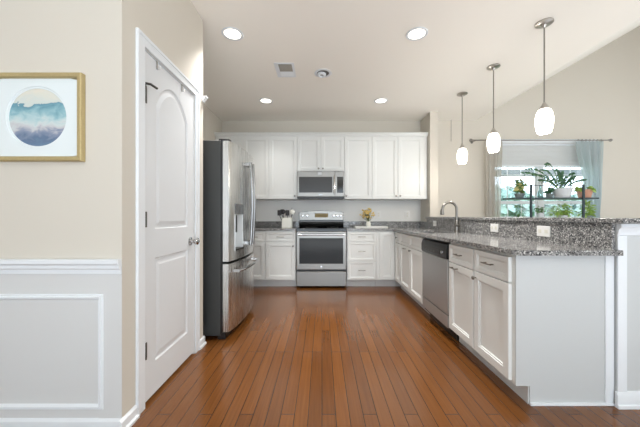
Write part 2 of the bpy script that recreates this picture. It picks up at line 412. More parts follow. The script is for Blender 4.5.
# ------------------------------------------------------------------ raised / recessed front maker
def front(w, h, t=0.02, x=0, z=0, rings=None, arch=0):
    """slab x..x+w, z..z+h, back y=0, face y=-t, with nested rings (inset, depth below face)"""
    m = MB(); bm = m.bm
    rings = rings or [(0, 0.002), (0.002, 0), (0.052, 0), (0.054, 0.006), (0.062, 0.006), (0.066, 0.013)]
    def ring(ins, y): return [bm.verts.new(p) for p in ((x + ins, y, z + ins), (x + w - ins, y, z + ins), (x + w - ins, y, z + h - ins), (x + ins, y, z + h - ins))]
    prev = ring(0, 0); bm.faces.new(prev)
    for ins, dep in rings:
        r = ring(ins, -t + dep)
        for i in range(4): bm.faces.new([prev[i], prev[(i + 1) % 4], r[(i + 1) % 4], r[i]])
        prev = r
    bm.faces.new(prev)
    return m
DR = [(0, 0.002), (0.002, 0), (0.030, 0), (0.032, 0.005), (0.038, 0.005), (0.041, 0.011)]
def knob(parent, x, z, y=-0.02):
    MB().lathe([(0.005, 0), (0.005, -0.014), (0.013, -0.018), (0.015, -0.024), (0.011, -0.030), (0.003, -0.032)], (x, y, z), 14, 'y').done('knob', M['nickel'], parent)
def pull(parent, x, z, y=-0.02, L=0.11):
    m = MB(); r = 0.0045
    m.tube([(x - L / 2, y - 0.026, z), (x - L / 4, y - 0.03, z), (x + L / 4, y - 0.03, z), (x + L / 2, y - 0.026, z)], r, 8)
    m.tube([(x - L * 0.36, y, z), (x - L * 0.36, y - 0.028, z)], r, 8); m.tube([(x + L * 0.36, y, z), (x + L * 0.36, y - 0.028, z)], r, 8)
    m.done('bar_pull', M['nickel'], parent)
def cabinet(name, label, cat, loc, rz, w, d, z0, z1, fronts, group=None, toe=0.0, body_x1=None, hollow=False, tcol='toe'):
    t = thing(name, label, cat, loc, rz, group)
    bx1 = body_x1 or w
    m = MB(); g = 0.0008
    if hollow:
        m.box(g, 0.018, 0, d, z0 + toe, z1); m.box(w - 0.018, w - g, 0, d, z0 + toe, z1); m.box(0.018, w - 0.018, 0, d, z0 + toe, z0 + toe + 0.018)
        m.box(0.018, w - 0.018, d - 0.012, d, z0 + toe + 0.018, z1); m.box(0.018, w - 0.018, 0, 0.018, z0 + toe + 0.018, z1)
    else:
        m.box(g, bx1 - g, 0, d, z0 + toe, z1)
    m.done('carcass', M['cab'], t)
    if toe: B('toe_kick', M[tcol], t, g, bx1 - g, 0.075, 0.09, z0, z0 + toe)
    for f in fronts:
        kind, x0, x1, a, c = f[:5]; hw = f[5] if len(f) > 5 else None
        o = front(x1 - x0, c - a, 0.02, x0, a, DR if kind == 'drawer' else None).done(kind, M['cab'], t, angle=15)
        if hw:
            for hk in ([hw] if isinstance(hw[0], str) else hw):
                (knob if hk[0] == 'k' else pull)(o, hk[1], hk[2])
    return t

struct(B('wall_splash', mat('splash_wall_pale', (232, 232, 230), 0.6), None, -1.757, SX - 0.001, 4.9965, 4.9995, 1.007, 1.45), 'pale wall panel between counters and upper cabinets', 'wall')  # thin panel in front of the back wall, paler and greyer than it
# ------------------------------------------------------------------ upper cabinets (face plane Y 4.67, wall 5.0)
UY = 4.672; UD = 0.323; UZ0, UZ1 = 1.378, 2.40
G_UP = 'white upper cabinets on the back wall'
cabinet('upper_cabinet', 'white upper cabinet furthest left, half hidden behind the refrigerator', 'cabinet', (-1.755, UY, 0), 0, 0.46, UD, UZ0, UZ1, [('door', 0.03, 0.457, UZ0 + 0.003, UZ1 - 0.006)], G_UP)
cabinet('upper_cabinet', 'single door white upper cabinet just right of the refrigerator top', 'cabinet', (-1.295, UY, 0), 0, 0.425, UD, UZ0, UZ1, [('door', 0.003, 0.422, UZ0 + 0.003, UZ1 - 0.006, ('k', 0.04, UZ0 + 0.05))], G_UP)
cabinet('upper_cabinet', 'single door white upper cabinet immediately left of the microwave', 'cabinet', (-0.870, UY, 0), 0, 0.465, UD, UZ0, UZ1, [('door', 0.003, 0.462, UZ0 + 0.003, UZ1 - 0.006, ('k', 0.425, UZ0 + 0.05))], G_UP)
cabinet('upper_cabinet', 'short two door white cabinet directly above the microwave', 'cabinet', (-0.405, UY, 0), 0, 0.77, UD, 1.83, UZ1, [('door', 0.003, 0.382, 1.838, UZ1 - 0.006, ('k', 0.35, 1.875)), ('door', 0.388, 0.767, 1.838, UZ1 - 0.006, ('k', 0.42, 1.875))], G_UP)
cabinet('upper_cabinet', 'single door white upper cabinet immediately right of the microwave', 'cabinet', (0.365, UY, 0), 0, 0.455, UD, UZ0, UZ1, [('door', 0.003, 0.452, UZ0 + 0.003, UZ1 - 0.006, ('k', 0.035, UZ0 + 0.05))], G_UP)
cabinet('upper_cabinet', 'two door white upper cabinet at the right end of the row', 'cabinet', (0.820, UY, 0), 0, 0.91, UD, UZ0, UZ1, [('door', 0.003, 0.421, UZ0 + 0.003, UZ1 - 0.006, ('k', 0.392, UZ0 + 0.05)), ('door', 0.427, 0.838, UZ0 + 0.003, UZ1 - 0.006, ('k', 0.458, UZ0 + 0.05))], G_UP)
b = MB().prism([(4.998, UZ1 + 0.001), (UY - 0.008, UZ1 + 0.001), (UY - 0.008, UZ1 + 0.014), (UY - 0.02, UZ1 + 0.018), (UY - 0.035, UZ1 + 0.045), (UY - 0.05, UZ1 + 0.05), (UY - 0.05, UZ1 + 0.062), (4.998, UZ1 + 0.062)], -1.757, 1.733, 'x')
tag(b.done('crown_moulding', M['cab'], angle=15), 'long white crown moulding capping the upper cabinets', 'moulding')

# ------------------------------------------------------------------ base cabinets
BZ1 = 0.8755; BF = 4.37; BD = 0.62; TK = 0.11
G_B = 'white base cabinets'
dz = (0.125, 0.698); wz = (0.706, 0.856)
cabinet('base_cabinet', 'white base cabinet mostly hidden behind the refrigerator', 'cabinet', (-1.755, BF, 0), 0, 0.885, BD, 0, BZ1,
        [('door', 0.03, 0.44, *dz), ('drawer', 0.03, 0.44, *wz), ('door', 0.455, 0.881, *dz, ('k', 0.49, 0.64)), ('drawer', 0.455, 0.881, *wz, ('p', 0.72, 0.78))], G_B, TK)
cabinet('base_cabinet', 'white one door one drawer base cabinet immediately left of the range', 'cabinet', (-0.869, BF, 0), 0, 0.468, BD, 0, BZ1,
        [('door', 0.004, 0.462, *dz, ('k', 0.43, 0.64)), ('drawer', 0.004, 0.462, *wz, ('p', 0.232, 0.782))], G_B, TK)
cabinet('drawer_cabinet', 'white three drawer base cabinet immediately right of the range', 'cabinet', (0.381, BF, 0), 0, 0.452, BD, 0, BZ1,
        [('drawer', 0.014, 0.44, 0.125, 0.403, ('p', 0.227, 0.27)), ('drawer', 0.014, 0.44, 0.411, 0.698, ('p', 0.227, 0.56)), ('drawer', 0.014, 0.44, *wz, ('p', 0.227, 0.782))], G_B, TK)
cabinet('corner_cabinet', 'white full height corner base cabinet beside the three drawers', 'cabinet', (0.834, BF, 0), 0, 0.29, BD, 0, BZ1,
        [('door', 0.05, 0.275, 0.125, 0.856)], G_B, TK, body_x1=0.862)
PX = 1.13; PD = 0.566; RZ = -PI / 2
cabinet('narrow_cabinet', 'narrow white cabinet in the corner where the peninsula starts', 'cabinet', (PX, 4.349, 0), RZ, 0.297, PD, 0, BZ1,
        [('door', 0.035, 0.285, *dz), ('drawer', 0.035, 0.285, *wz, ('k', 0.16, 0.782))], G_B, TK)
cabinet('sink_cabinet', 'white two door sink cabinet left of the dishwasher', 'cabinet', (PX, 4.051, 0), RZ, 0.909, PD, 0, BZ1,
        [('door', 0.006, 0.451, *dz, ('p', 0.26, 0.665)), ('drawer', 0.006, 0.451, *wz), ('door', 0.458, 0.903, *dz, ('k', 0.50, 0.665)), ('drawer', 0.458, 0.903, *wz)], G_B, TK, hollow=True)
kc = cabinet('peninsula_cabinet', 'white two door two drawer cabinet at the near end of the peninsula', 'cabinet', (PX, 2.496, 0), RZ, 0.836, PD, 0, BZ1,
        [('door', 0.012, 0.405, *dz, ('p', 0.13, 0.665)), ('drawer', 0.012, 0.405, *wz, ('p', 0.20, 0.785)), ('door', 0.425, 0.806, *dz, ('k', 0.45, 0.655)), ('drawer', 0.425, 0.806, *wz, ('p', 0.615, 0.785))], G_B, TK)
# finished end panel of the peninsula cabinet, with the toe notch, shoe moulding and scribe strip (local x = towards viewer)
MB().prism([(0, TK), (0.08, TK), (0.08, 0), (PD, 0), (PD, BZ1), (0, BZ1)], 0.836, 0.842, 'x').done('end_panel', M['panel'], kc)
m = MB(); m.box(0.842, 0.854, 0.078, PD, 0, 0.016)
m.prism([(0.8425, 0), (0.848, 0), (0.848, 0.03), (0.8425, 0.03)], 0.08, PD, 'y') if False else None
m.done('shoe_moulding', M['trim'], kc, 0.002)
B('scribe_strip', M['trim'], kc, 0.842, 0.848, PD - 0.05, PD, 0.016, BZ1, bevel=0.001)

# ------------------------------------------------------------------ countertops
CT = 0.906; CB = 0.8762
t = thing('countertop', 'speckled grey granite countertop left of the range', 'countertop', (-1.757, 4.335, CB))
B('slab', M['granite'], t, 0, 1.357, 0, 0.663, 0, CT - CB, bevel=0.003)
B('backsplash', M['granite'], t, 0, 1.357, 0.643, 0.660, CT - CB, CT - CB + 0.1, bevel=0.002)
t = thing('countertop', 'speckled grey granite countertop wrapping from the range round the sink peninsula', 'countertop', (0, 0, 0))
m = MB(); bm = m.bm
XE, YE = 1.09, 1.60
SX0, SX1, SY0, SY1 = 1.185, 1.535, 3.22, 3.90
outer = [(0.379, 4.335), (XE, 4.335), (XE, YE + 0.03), (XE + 0.03, YE), (RX - 0.002, YE), (RX - 0.002, 4.998), (0.379, 4.998)]
# pieces around the sink hole
m.prism([(0.379, 4.335), (RX - 0.002, 4.335), (RX - 0.002, SYS), (SX - 0.002, SYS), (SX - 0.002, 4.998), (0.379, 4.998)], CB, CT)
m.prism([(XE, SY1), (RX - 0.002, SY1), (RX - 0.002, 4.335), (XE, 4.335)], CB, CT)
m.prism([(XE, SY0), (SX0, SY0), (SX0, SY1), (XE, SY1)], CB, CT)
m.prism([(SX1, SY0), (RX - 0.002, SY0), (RX - 0.002, SY1), (SX1, SY1)], CB, CT)
m.prism([(XE, YE + 0.03), (XE + 0.03, YE), (RX - 0.002, YE), (RX - 0.002, SY0), (XE, SY0)], CB, CT)
m.done('slab', M['granite'], t)
m = MB(); m.box(0.379, SX - 0.022, 4.978, 4.995, CT, CT + 0.1)
m.box(SX - 0.022, SX - 0.002, SYS, 4.995, CT, CT + 0.1)
m.done('backsplash', M['granite'], t, 0.0015)
B('bar_splash', M['granite'], t, RX - 0.022, RX - 0.002, 1.645, SYS - 0.001, CT, 1.0565, bevel=0.001)
b = MB(); b.box(RX - 0.04, RX + 0.46, 1.565, SYS - 0.002, 1.058, 1.088)
tag(b.done('bar_countertop', M['granite'], None, 0.004), 'raised granite bar top running the length of the peninsula', 'countertop')

# sink, faucet
t = thing('sink', 'stainless undermount sink basin set in the peninsula counter', 'sink', (0, 0, 0.69))
m = MB(); zz = CB - 0.001 - 0.69; th = 0.004
for (a, b_, c, d) in ((SX0, SX0 + th, SY0, SY1), (SX1 - th, SX1, SY0, SY1), (SX0, SX1, SY0, SY0 + th), (SX0, SX1, SY1 - th, SY1)): m.box(a, b_, c, d, 0, zz)
m.box(SX0, SX1, SY0, SY1, 0, th)
m.done('basin', M['sinksteel'], t, 0.001)
MB().lathe([(0.045, th), (0.045, th + 0.004), (0.03, th + 0.003)], ((SX0 + SX1) / 2, (SY0 + SY1) / 2, 0), 20).done('drain', M['chrome'], t)
t = thing('faucet', 'tall gooseneck pull-down faucet standing behind the sink', 'faucet', (1.612, 3.40, CT + 0.0005), math.radians(185))
MB().lathe([(0.029, 0), (0.029, 0.006), (0.025, 0.012), (0.024, 0.05), (0.024, 0.13), (0.017, 0.145)], (0, 0, 0), 20).done('base', M['nickel'], t)
pts = [(0, 0, 0.14), (0, 0, 0.26)]
for i in range(1, 13):
    a = PI * i / 12
    pts.append((0.088 - 0.088 * math.cos(a), 0, 0.27 + 0.088 * math.sin(a)))
pts.append((0.178, 0, 0.262))
MB().tube(pts, 0.015, 12).done('neck', M['nickel'], t)
MB().lathe([(0.017, 0.275), (0.020, 0.26), (0.025, 0.215), (0.020, 0.208)], (0.180, 0, 0), 16).done('spray_head', M['nickel'], t)
m = MB(); m.tube([(0, 0, 0.08), (0, 0.055, 0.08)], 0.017, 12); m.tube([(0, 0.045, 0.085), (-0.01, 0.07, 0.15)], [0.011, 0.008], 10)
m.done('lever_handle', M['nickel'], t)

# ------------------------------------------------------------------ dishwasher
t = thing('dishwasher', 'stainless dishwasher with black control panel under the peninsula counter', 'dishwasher', (1.122, 3.137, 0), RZ)
W = 0.636
B('tub', M['black'], t, 0.004, W - 0.004, 0.012, 0.55, 0.08, 0.868)
B('toe_panel', M['black'], t, 0.006, W - 0.006, 0.07, 0.085, 0.0, 0.10)
B('door_panel', M['steeld'], t, 0.004, W - 0.004, -0.016, 0.012, 0.228, 0.713, bevel=0.003)
B('lower_panel', M['steeld'], t, 0.004, W - 0.004, -0.014, 0.012, 0.11, 0.216, bevel=0.003)
cp = MB().prism([(-0.018, 0.717), (-0.026, 0.735), (-0.026, 0.80), (-0.012, 0.845), (0.012, 0.858), (0.012, 0.717)], 0.004, W - 0.004, 'x').done('control_panel', M['black'], t, 0.002)
B('handle_pocket', M['darkmetal'], cp, 0.10, W - 0.14, -0.0285, -0.025, 0.742, 0.79, bevel=0.002)
for i in range(4): B('button', M['slot'], cp, 0.13 + i * 0.07, 0.165 + i * 0.07, -0.0300, -0.028, 0.752, 0.762)
MB().lathe([(0.018, -0.026), (0.017, -0.034), (0.006, -0.035)], (W - 0.085, 0, 0.77), 18, 'y').done('badge', M['chrome'], cp)

# ------------------------------------------------------------------ range
t = thing('range', 'stainless freestanding electric range centred on the back wall', 'range', (-0.3935, 4.335, 0))
W = 0.766
B('body', M['black'], t, 0.003, W - 0.003, 0.02, 0.655, 0.03, 0.895)
ft = MB()
for x in (0.05, W - 0.05):
    MB().lathe([(0.018, 0), (0.018, 0.03)], (x, 0.08, 0), 12).done('foot', M['black'], t)
B('front_trim', M['glassblk'], t, 0.0, W, 0.0, 0.022, 0.868, 0.900, bevel=0.004)
ct = B('cooktop', M['glassblk'], t, 0.0, W, 0.004, 0.60, 0.9005, 0.912, bevel=0.003)
for (x, y, r) in ((0.2, 0.17, 0.11), (0.57, 0.17, 0.09), (0.2, 0.43, 0.08), (0.57, 0.43, 0.1)):
    MB().lathe([(r, 0.912), (r, 0.9126), (r - 0.006, 0.9126), (r - 0.006, 0.912)], (x, y, 0), 32, cap=False).done('burner_ring', M['slot'], ct)
od = B('oven_door', M['steel'], t, 0.004, W - 0.004, -0.025, 0.02, 0.285, 0.862, bevel=0.006)
B('window', M['ovenglass'], od, 0.05, W - 0.05, -0.028, -0.024, 0.375, 0.765, bevel=0.002)
hy = -0.065; m = MB()
m.tube([(0.035, hy, 0.818), (W * 0.25, hy - 0.008, 0.822), (W * 0.5, hy - 0.010, 0.823), (W * 0.75, hy - 0.008, 0.822), (W - 0.035, hy, 0.818)], 0.0135, 12)
for x in (0.05, W - 0.05): m.box(x - 0.012, x + 0.012, hy, -0.024, 0.808, 0.828)
m.done('handle', M['chrome'], od)
MB().lathe([(0.016, -0.025), (0.015, -0.028), (0.004, -0.0285)], (W / 2, 0, 0.33), 20, 'y').done('badge', M['chrome'], od)
dr = B('storage_drawer', M['steel'], t, 0.004, W - 0.004, -0.022, 0.02, 0.032, 0.255, bevel=0.005)
bgp = MB().prism([(0.60, 0.912), (0.585, 0.96), (0.585, 1.03), (0.60, 1.03), (0.655, 1.03), (0.655, 0.912)], 0.0, W, 'x').done('lower_backguard', M['glassblk'], t)
pg = MB()
arc = [(0.0, 1.03), (W, 1.03), (W, 1.165)] + [(W - W * i / 16, 1.170 + 0.022 * math.sin(PI * i / 16)) for i in range(1, 16)] + [(0, 1.165)]
m = MB().prism(arc, 0.578, 0.655, 'y')
bk = m.done('control_panel', M['steel'], t, 0.004)
B('display', M['display'], bk, 0.27, 0.496, 0.5745, 0.579, 1.075, 1.145, bevel=0.002)
for x in (0.055, 0.135, 0.60, 0.66, 0.72):
    k = MB().lathe([(0.026, 0.578), (0.026, 0.572), (0.020, 0.570), (0.018, 0.553), (0.004, 0.551)], (x, 0, 1.105), 20, 'y').done('knob', M['chrome'], bk)
    B('knob_pointer', M['black'], k, x - 0.002, x + 0.002, 0.5495, 0.552, 1.108, 1.122)

# ------------------------------------------------------------------ microwave
t = thing('microwave', 'stainless over-the-range microwave below the short cabinet', 'microwave', (-0.400, 4.585, 1.383))
W = 0.760; H = 0.444
B('body', M['black'], t, 0.002, W - 0.002, 0.02, 0.412, 0.0, H)
B('vent_lip', M['black'], t, 0.002, W - 0.002, -0.002, 0.02, 0.0, 0.03, bevel=0.003)
dr = B('door', M['steel'], t, 0.0, W * 0.80, -0.012, 0.02, 0.03, H - 0.005, bevel=0.004)
B('window', M['micglass'], dr, 0.03, W * 0.745, -0.0145, -0.011, 0.095, H - 0.095, bevel=0.002)
pp = B('panel_surround', M['steel'], t, W * 0.80 + 0.001, W, -0.012, 0.02, 0.03, H - 0.005, bevel=0.004)
B('keypad', M['glassblk'], pp, W * 0.845, W - 0.018, -0.0145, -0.011, 0.09, H - 0.095, bevel=0.002)
m = MB(); m.tube([(W * 0.785, -0.04, 0.075), (W * 0.785, -0.046, H * 0.45), (W * 0.785, -0.04, H - 0.075)], 0.010, 10)
m.box(W * 0.785 - 0.007, W * 0.785 + 0.007, -0.04, -0.011, 0.085, 0.105); m.box(W * 0.785 - 0.007, W * 0.785 + 0.007, -0.04, -0.011, H - 0.105, H - 0.085)
m.done('handle', M['chrome'], dr)
B('vent_tab', M['steelh'], dr, 0.33, 0.40, -0.0155, -0.011, H - 0.068, H - 0.02, bevel=0.002)
B('badge', M['steelh'], dr, 0.35, 0.41, -0.014, -0.011, 0.05, 0.066, bevel=0.001)

# ------------------------------------------------------------------ refrigerator (local x = +Y, local y = -X)
t = thing('refrigerator', 'stainless french door refrigerator with grey sides at the left wall', 'refrigerator', (-0.83, 2.52, 0), PI / 2)
FW = 0.905
def bulge(x): return -0.050 * (1 - ((x - FW / 2) / (FW / 2)) ** 2) ** 0.75
def dslab(x0, x1, z0, z1, y1=0.05, n=14, m=None, yb=None):
    m = m or MB()
    pts = [(x0, y1)] + [(x0 + (x1 - x0) * i / n, bulge(x0 + (x1 - x0) * i / n) if yb is None else yb) for i in range(n + 1)] + [(x1, y1)]
    return m.prism(pts, z0, z1)
B('case', M['case'], t, 0.0, FW, 0.070, 0.915, 0.035, 1.772, bevel=0.004)
B('gasket', M['black'], t, 0.003, FW - 0.003, 0.0505, 0.070, 0.06, 1.755)
B('base_grille', M['black'], t, 0.01, FW - 0.01, 0.03, 0.10, 0.002, 0.055)
for x in (0.03, FW - 0.09): B('hinge_cap', M['black'], t, x, x + 0.06, 0.0, 0.10, 1.7725, 1.795, bevel=0.006)
hx0, hx1, hz0, hz1 = 0.10, 0.31, 0.775, 1.115
m = MB(); dslab(0.0, hx0, 0.695, 1.768, m=m, n=6); dslab(hx1, 0.449, 0.695, 1.768, m=m, n=6); dslab(hx0, hx1, 0.695, hz0, m=m, n=8); dslab(hx0, hx1, hz1, 1.768, m=m, n=8)
m.box(hx0, hx1, 0.035, 0.05, hz0, hz1)
ld = m.done('door', M['steelv'], t)
dsp = MB(); dsp.box(hx0 + 0.001, hx1 - 0.001, 0.031, 0.0345, hz0 + 0.002, hz1 - 0.002)
dsp.box(hx0 + 0.001, hx0 + 0.006, -0.030, 0.031, hz0 + 0.002, hz1 - 0.002); dsp.box(hx1 - 0.006, hx1 - 0.001, -0.040, 0.031, hz0 + 0.002, hz1 - 0.002)
dd = dsp.done('dispenser', mat('dispenser_silver', (226, 230, 232), 0.3, 0.2), ld)
dslab(hx0 + 0.01, hx1 - 0.01, 0.0, 0.001, yb=None).bm.free()
m = MB()
pts = [(hx0, 0.0)] + [(hx0 + (hx1 - hx0) * i / 8, bulge(hx0 + (hx1 - hx0) * i / 8) - 0.003) for i in range(9)] + [(hx1, 0.0)]
m.prism(pts, hz1 + 0.004, hz1 + 0.10); m.done('dispenser_controls', mat('dispenser_panel', (120, 122, 124), 0.25, 0.6), ld)
m = MB(); m.tube([(hx0 + 0.10, -0.005, hz0 + 0.17), (hx0 + 0.10, -0.005, hz1 - 0.005)], 0.012, 10); m.done('water_spout', M['case'], ld)
m = MB(); pts = [(hx0 + 0.007, 0.03)] + [(hx0 + 0.007 + (hx1 - hx0 - 0.014) * i / 8, bulge(hx0 + (hx1 - hx0) * i / 8) - 0.006) for i in range(9)] + [(hx1 - 0.007, 0.03)]
m.prism(pts, hz0 + 0.002, hz0 + 0.018); m.done('drip_tray', M['darkmetal'], ld)
rd = dslab(0.456, FW, 0.695, 1.768).done('door', M['steelv'], t)
fz = dslab(0.0, FW, 0.07, 0.672, n=26).done('freezer_drawer', M['steelv'], t)
def vhandle(x, par):
    m = MB(); y0 = bulge(x)
    n = 10; pts = []
    for i in range(n + 1):
        u = i / n; pts.append((x, y0 - 0.045 - 0.018 * math.sin(PI * u), 0.80 + 0.85 * u))
    m.tube(pts, 0.015, 12)
    m.box(x - 0.012, x + 0.012, y0 - 0.045, y0 + 0.002, 0.81, 0.84); m.box(x - 0.012, x + 0.012, y0 - 0.045, y0 + 0.002, 1.615, 1.645)
    return m.done('handle', M['steelh'], par)
vhandle(0.405, ld); vhandle(0.500, rd)
m = MB(); pts = []
for i in range(17):
    u = i / 16; x = 0.07 + (FW - 0.14) * u; pts.append((x, bulge(x) - 0.05 - 0.012 * math.sin(PI * u), 0.60))
m.tube(pts, 0.014, 12)
for x in (0.085, FW - 0.085): m.box(x - 0.014, x + 0.014, bulge(x) - 0.05, bulge(x) + 0.002, 0.588, 0.612)
m.done('handle', M['chrome'], fz)
for x in (0.06, FW - 0.06): B('foot', M['black'], t, x - 0.02, x + 0.02, 0.7, 0.74, 0, 0.036)

# ------------------------------------------------------------------ pantry door (local x = +Y, local y = -X, face y=-t)
DW_ = DY1 - DY0 - 0.022
t = thing('door_1', 'white two panel arch top pantry door on the left', 'door', (WL - 0.036, DY0 + 0.011, 0), PI / 2); struct(t)
m = MB(); bm = m.bm; t_ = 0.035; zb, zt = 0.022, 2.052
def archpts(x0, x1, z0, zs, za, n=14):
    """closed outline: bottom-left, bottom-right, up right side to spring zs, arch to apex za, down"""
    pts = [(x0, z0), (x1, z0)]
    for i in range(n + 1):
        u = i / n; x = x1 + (x0 - x1) * u
        pts.append((x, zs + (za - zs) * math.sin(PI * u) ** 0.8))
    return pts
def door_face():
    a0, a1 = 0.105, DW_ - 0.105
    P1 = archpts(a0, a1, 1.02, 1.80, 1.955); P2 = archpts(a0, a1, 0.215, 0.845, 0.845, 2)
    y = -t_
    sk = [(0, zb), (DW_, zb), (DW_, zt), (0, zt)]
    fb = [bm.verts.new((x, 0, z)) for x, z in sk]; bm.faces.new(fb)
    ff = [bm.verts.new((x, y, z)) for x, z in sk]
    for i in range(4): bm.faces.new([fb[i], fb[(i + 1) % 4], ff[(i + 1) % 4], ff[i]])
    # face plate split in bands around the two panels
    def quad(x0, x1, z0, z1): bm.faces.new([bm.verts.new(p) for p in ((x0, y, z0), (x1, y, z0), (x1, y, z1), (x0, y, z1))])
    quad(0, a0, zb, zt); quad(a1, DW_, zb, zt); quad(a0, a1, zb, 0.215); quad(a0, a1, 0.845, 1.02)
    n = 14
    for i in range(n):
        (xa, za), (xb, z2) = P1[2 + i], P1[3 + i]
        bm.faces.new([bm.verts.new(p) for p in ((xa, y, za), (xb, y, z2), (xb, y, zt), (xa, y, zt))])
    for P in (P1, P2):
        cxp = sum(p[0] for p in P) / len(P)
        lo = min(p[1] for p in P); hi = max(p[1] for p in P)
        def ins(d):
            out = []
            for (x, z) in P:
                nx = a0 + d + (x - a0) * ((a1 - a0 - 2 * d) / (a1 - a0)); nz = lo + d + (z - lo) * ((hi - lo - 2 * d) / (hi - lo))
                out.append((nx, nz))
            return out
        prev = None
        for d, dep in ((0, 0), (0.008, 0.009), (0.022, 0.009), (0.046, 0.001)):
            ring = [bm.verts.new((x, y + dep, z)) for x, z in ins(d)]
            if prev:
                for i in range(len(ring)): bm.faces.new([prev[i], prev[(i + 1) % len(ring)], ring[(i + 1) % len(ring)], ring[i]])
            prev = ring
        bm.faces.new(prev)
door_face()
bmesh.ops.remove_doubles(bm, verts=bm.verts, dist=1e-5)
m.done('door_slab', M['door'], t, smooth=False)
k = MB().lathe([(0.032, 0), (0.032, -0.006), (0.012, -0.010), (0.011, -0.030), (0.020, -0.036), (0.028, -0.048), (0.027, -0.060), (0.016, -0.068), (0.003, -0.070)], (DW_ - 0.065, -t_, 0.905), 24, 'y').done('door_knob', M['chrome'], t)
for z in (0.32, 1.08, 1.80):
    m = MB(); m.tube([(-0.004, -t_ - 0.007, z - 0.045), (-0.004, -t_ - 0.007, z + 0.045)], 0.0085, 10); m.box(0.0, 0.022, -t_ - 0.002, -t_, z - 0.045, z + 0.045)
    m.done('hinge', M['hinge'], t)
m = MB(); m.tube([(-0.004, -t_ - 0.007, 1.85), (-0.004, -t_ - 0.007, 1.862), (0.01, -t_ - 0.03, 1.862), (0.05, -t_ - 0.045, 1.855)], 0.007, 8)
m.done('hinge_pin_stop', M['darkmetal'], t)
# over the door hooks
hk = thing('over_door_hook', 'small metal hook over the door top nearer the hinges', 'hook', (WL - 0.0, DY0 + 0.13, 2.0525), PI / 2, 'over the door hooks')
m = MB(); m.box(-0.007, 0.007, 0.0, 0.03, 0.0, 0.002); m.box(-0.007, 0.007, -0.0035, -0.0012, -0.05, 0.002)
m.tube([(0, -0.003, -0.045), (0, -0.018, -0.048), (0, -0.022, -0.034)], 0.003, 8)
m.done('hook_body', M['chrome'], hk)
dup(hk, (WL - 0.0, DY0 + 0.44, 2.0525), 'small metal hook over the door top nearer the latch side')

# ------------------------------------------------------------------ framed picture
t = thing('framed_picture', 'gold framed round watercolour print of misty blue hills', 'picture', (-1.444, FY - 0.001, 1.5975))
hw, hh = 0.238, 0.2215
m = MB(); bm = m.bm; prev = None
for ins, y in ((0, 0), (0, -0.026), (0.004, -0.030), (0.020, -0.028), (0.024, -0.022), (0.024, -0.004)):
    ring = [bm.verts.new(p) for p in ((-hw + ins, y, -hh + ins), (hw - ins, y, -hh + ins), (hw - ins, y, hh - ins), (-hw + ins, y, hh - ins))]
    if prev:
        for i in range(4): bm.faces.new([prev[i], prev[(i + 1) % 4], ring[(i + 1) % 4], ring[i]])
    prev = ring
m.done('frame', M['gold'], t, angle=15)
# mat board with a round bevelled opening, then a second narrow ring, then the print
n = 48
def sqring(hx, hz, y):
    out = []
    for i in range(n):
        a = 2 * PI * (i + 0.5) / n; c, s_ = math.cos(a), math.sin(a); k_ = min(hx / abs(c), hz / abs(s_)); out.append((c * k_, y, s_ * k_))
    return out
def crring(r, y): return [(math.cos(2 * PI * (i + 0.5) / n) * r, y, math.sin(2 * PI * (i + 0.5) / n) * r + 0.003) for i in range(n)]
m = MB(); bm = m.bm; prev = None
for pts in (sqring(hw - 0.0242, hh - 0.0242, -0.012), crring(0.157, -0.012), crring(0.154, -0.008), crring(0.148, -0.008), crring(0.146, -0.005)):
    ring = [bm.verts.new(p) for p in pts]
    if prev:
        for i in range(n): bm.faces.new([prev[i], prev[(i + 1) % n], ring[(i + 1) % n], ring[i]])
    prev = ring
m.done('mat_board', M['mat'], t, angle=10)
m = MB(); m.lathe([(0.1465, -0.005), (0.1465, -0.003)], (0, 0, 0.003), 48, 'y'); m.done('art_print', M['print'], t)

# ------------------------------------------------------------------ outlets
def outlet(label, loc, rz, w, h, n=1, horiz=False):
    t = thing('wall_outlet', label, 'outlet', loc, rz, 'white wall outlets')
    pl = B('plate', M['plate'], t, -w / 2, w / 2, -0.006, 0, -h / 2, h / 2, bevel=0.002)
    cs = [(0, 0.02), (0, -0.02)] if not horiz else [(-0.03, 0), (0.03, 0)]
    for (cx_, cz) in cs:
        B('socket', M['ceramic'], t, cx_ - 0.014, cx_ + 0.014, -0.0085, -0.006, cz - 0.014, cz + 0.014, bevel=0.002)
    return t
sx_ = RX - 0.0225
outlet('wide white outlet on the granite bar splash nearest the viewer', (sx_, 2.148, 0.985), RZ, 0.128, 0.080, horiz=True)
outlet('white outlet on the granite bar splash right of the faucet', (sx_, 2.76, 0.985), RZ, 0.120, 0.080, horiz=True)
outlet('small white outlet on the granite bar splash left of the faucet', (sx_, 4.22, 0.99), RZ, 0.120, 0.080, horiz=True)
outlet('white outlet on the back wall just right of the yellow flowers', (0.995, 4.996, 1.125), 0, 0.08, 0.12)
outlet('white outlet on the back wall near the right corner under the cabinets', (1.50, 4.996, 1.125), 0, 0.08, 0.12)

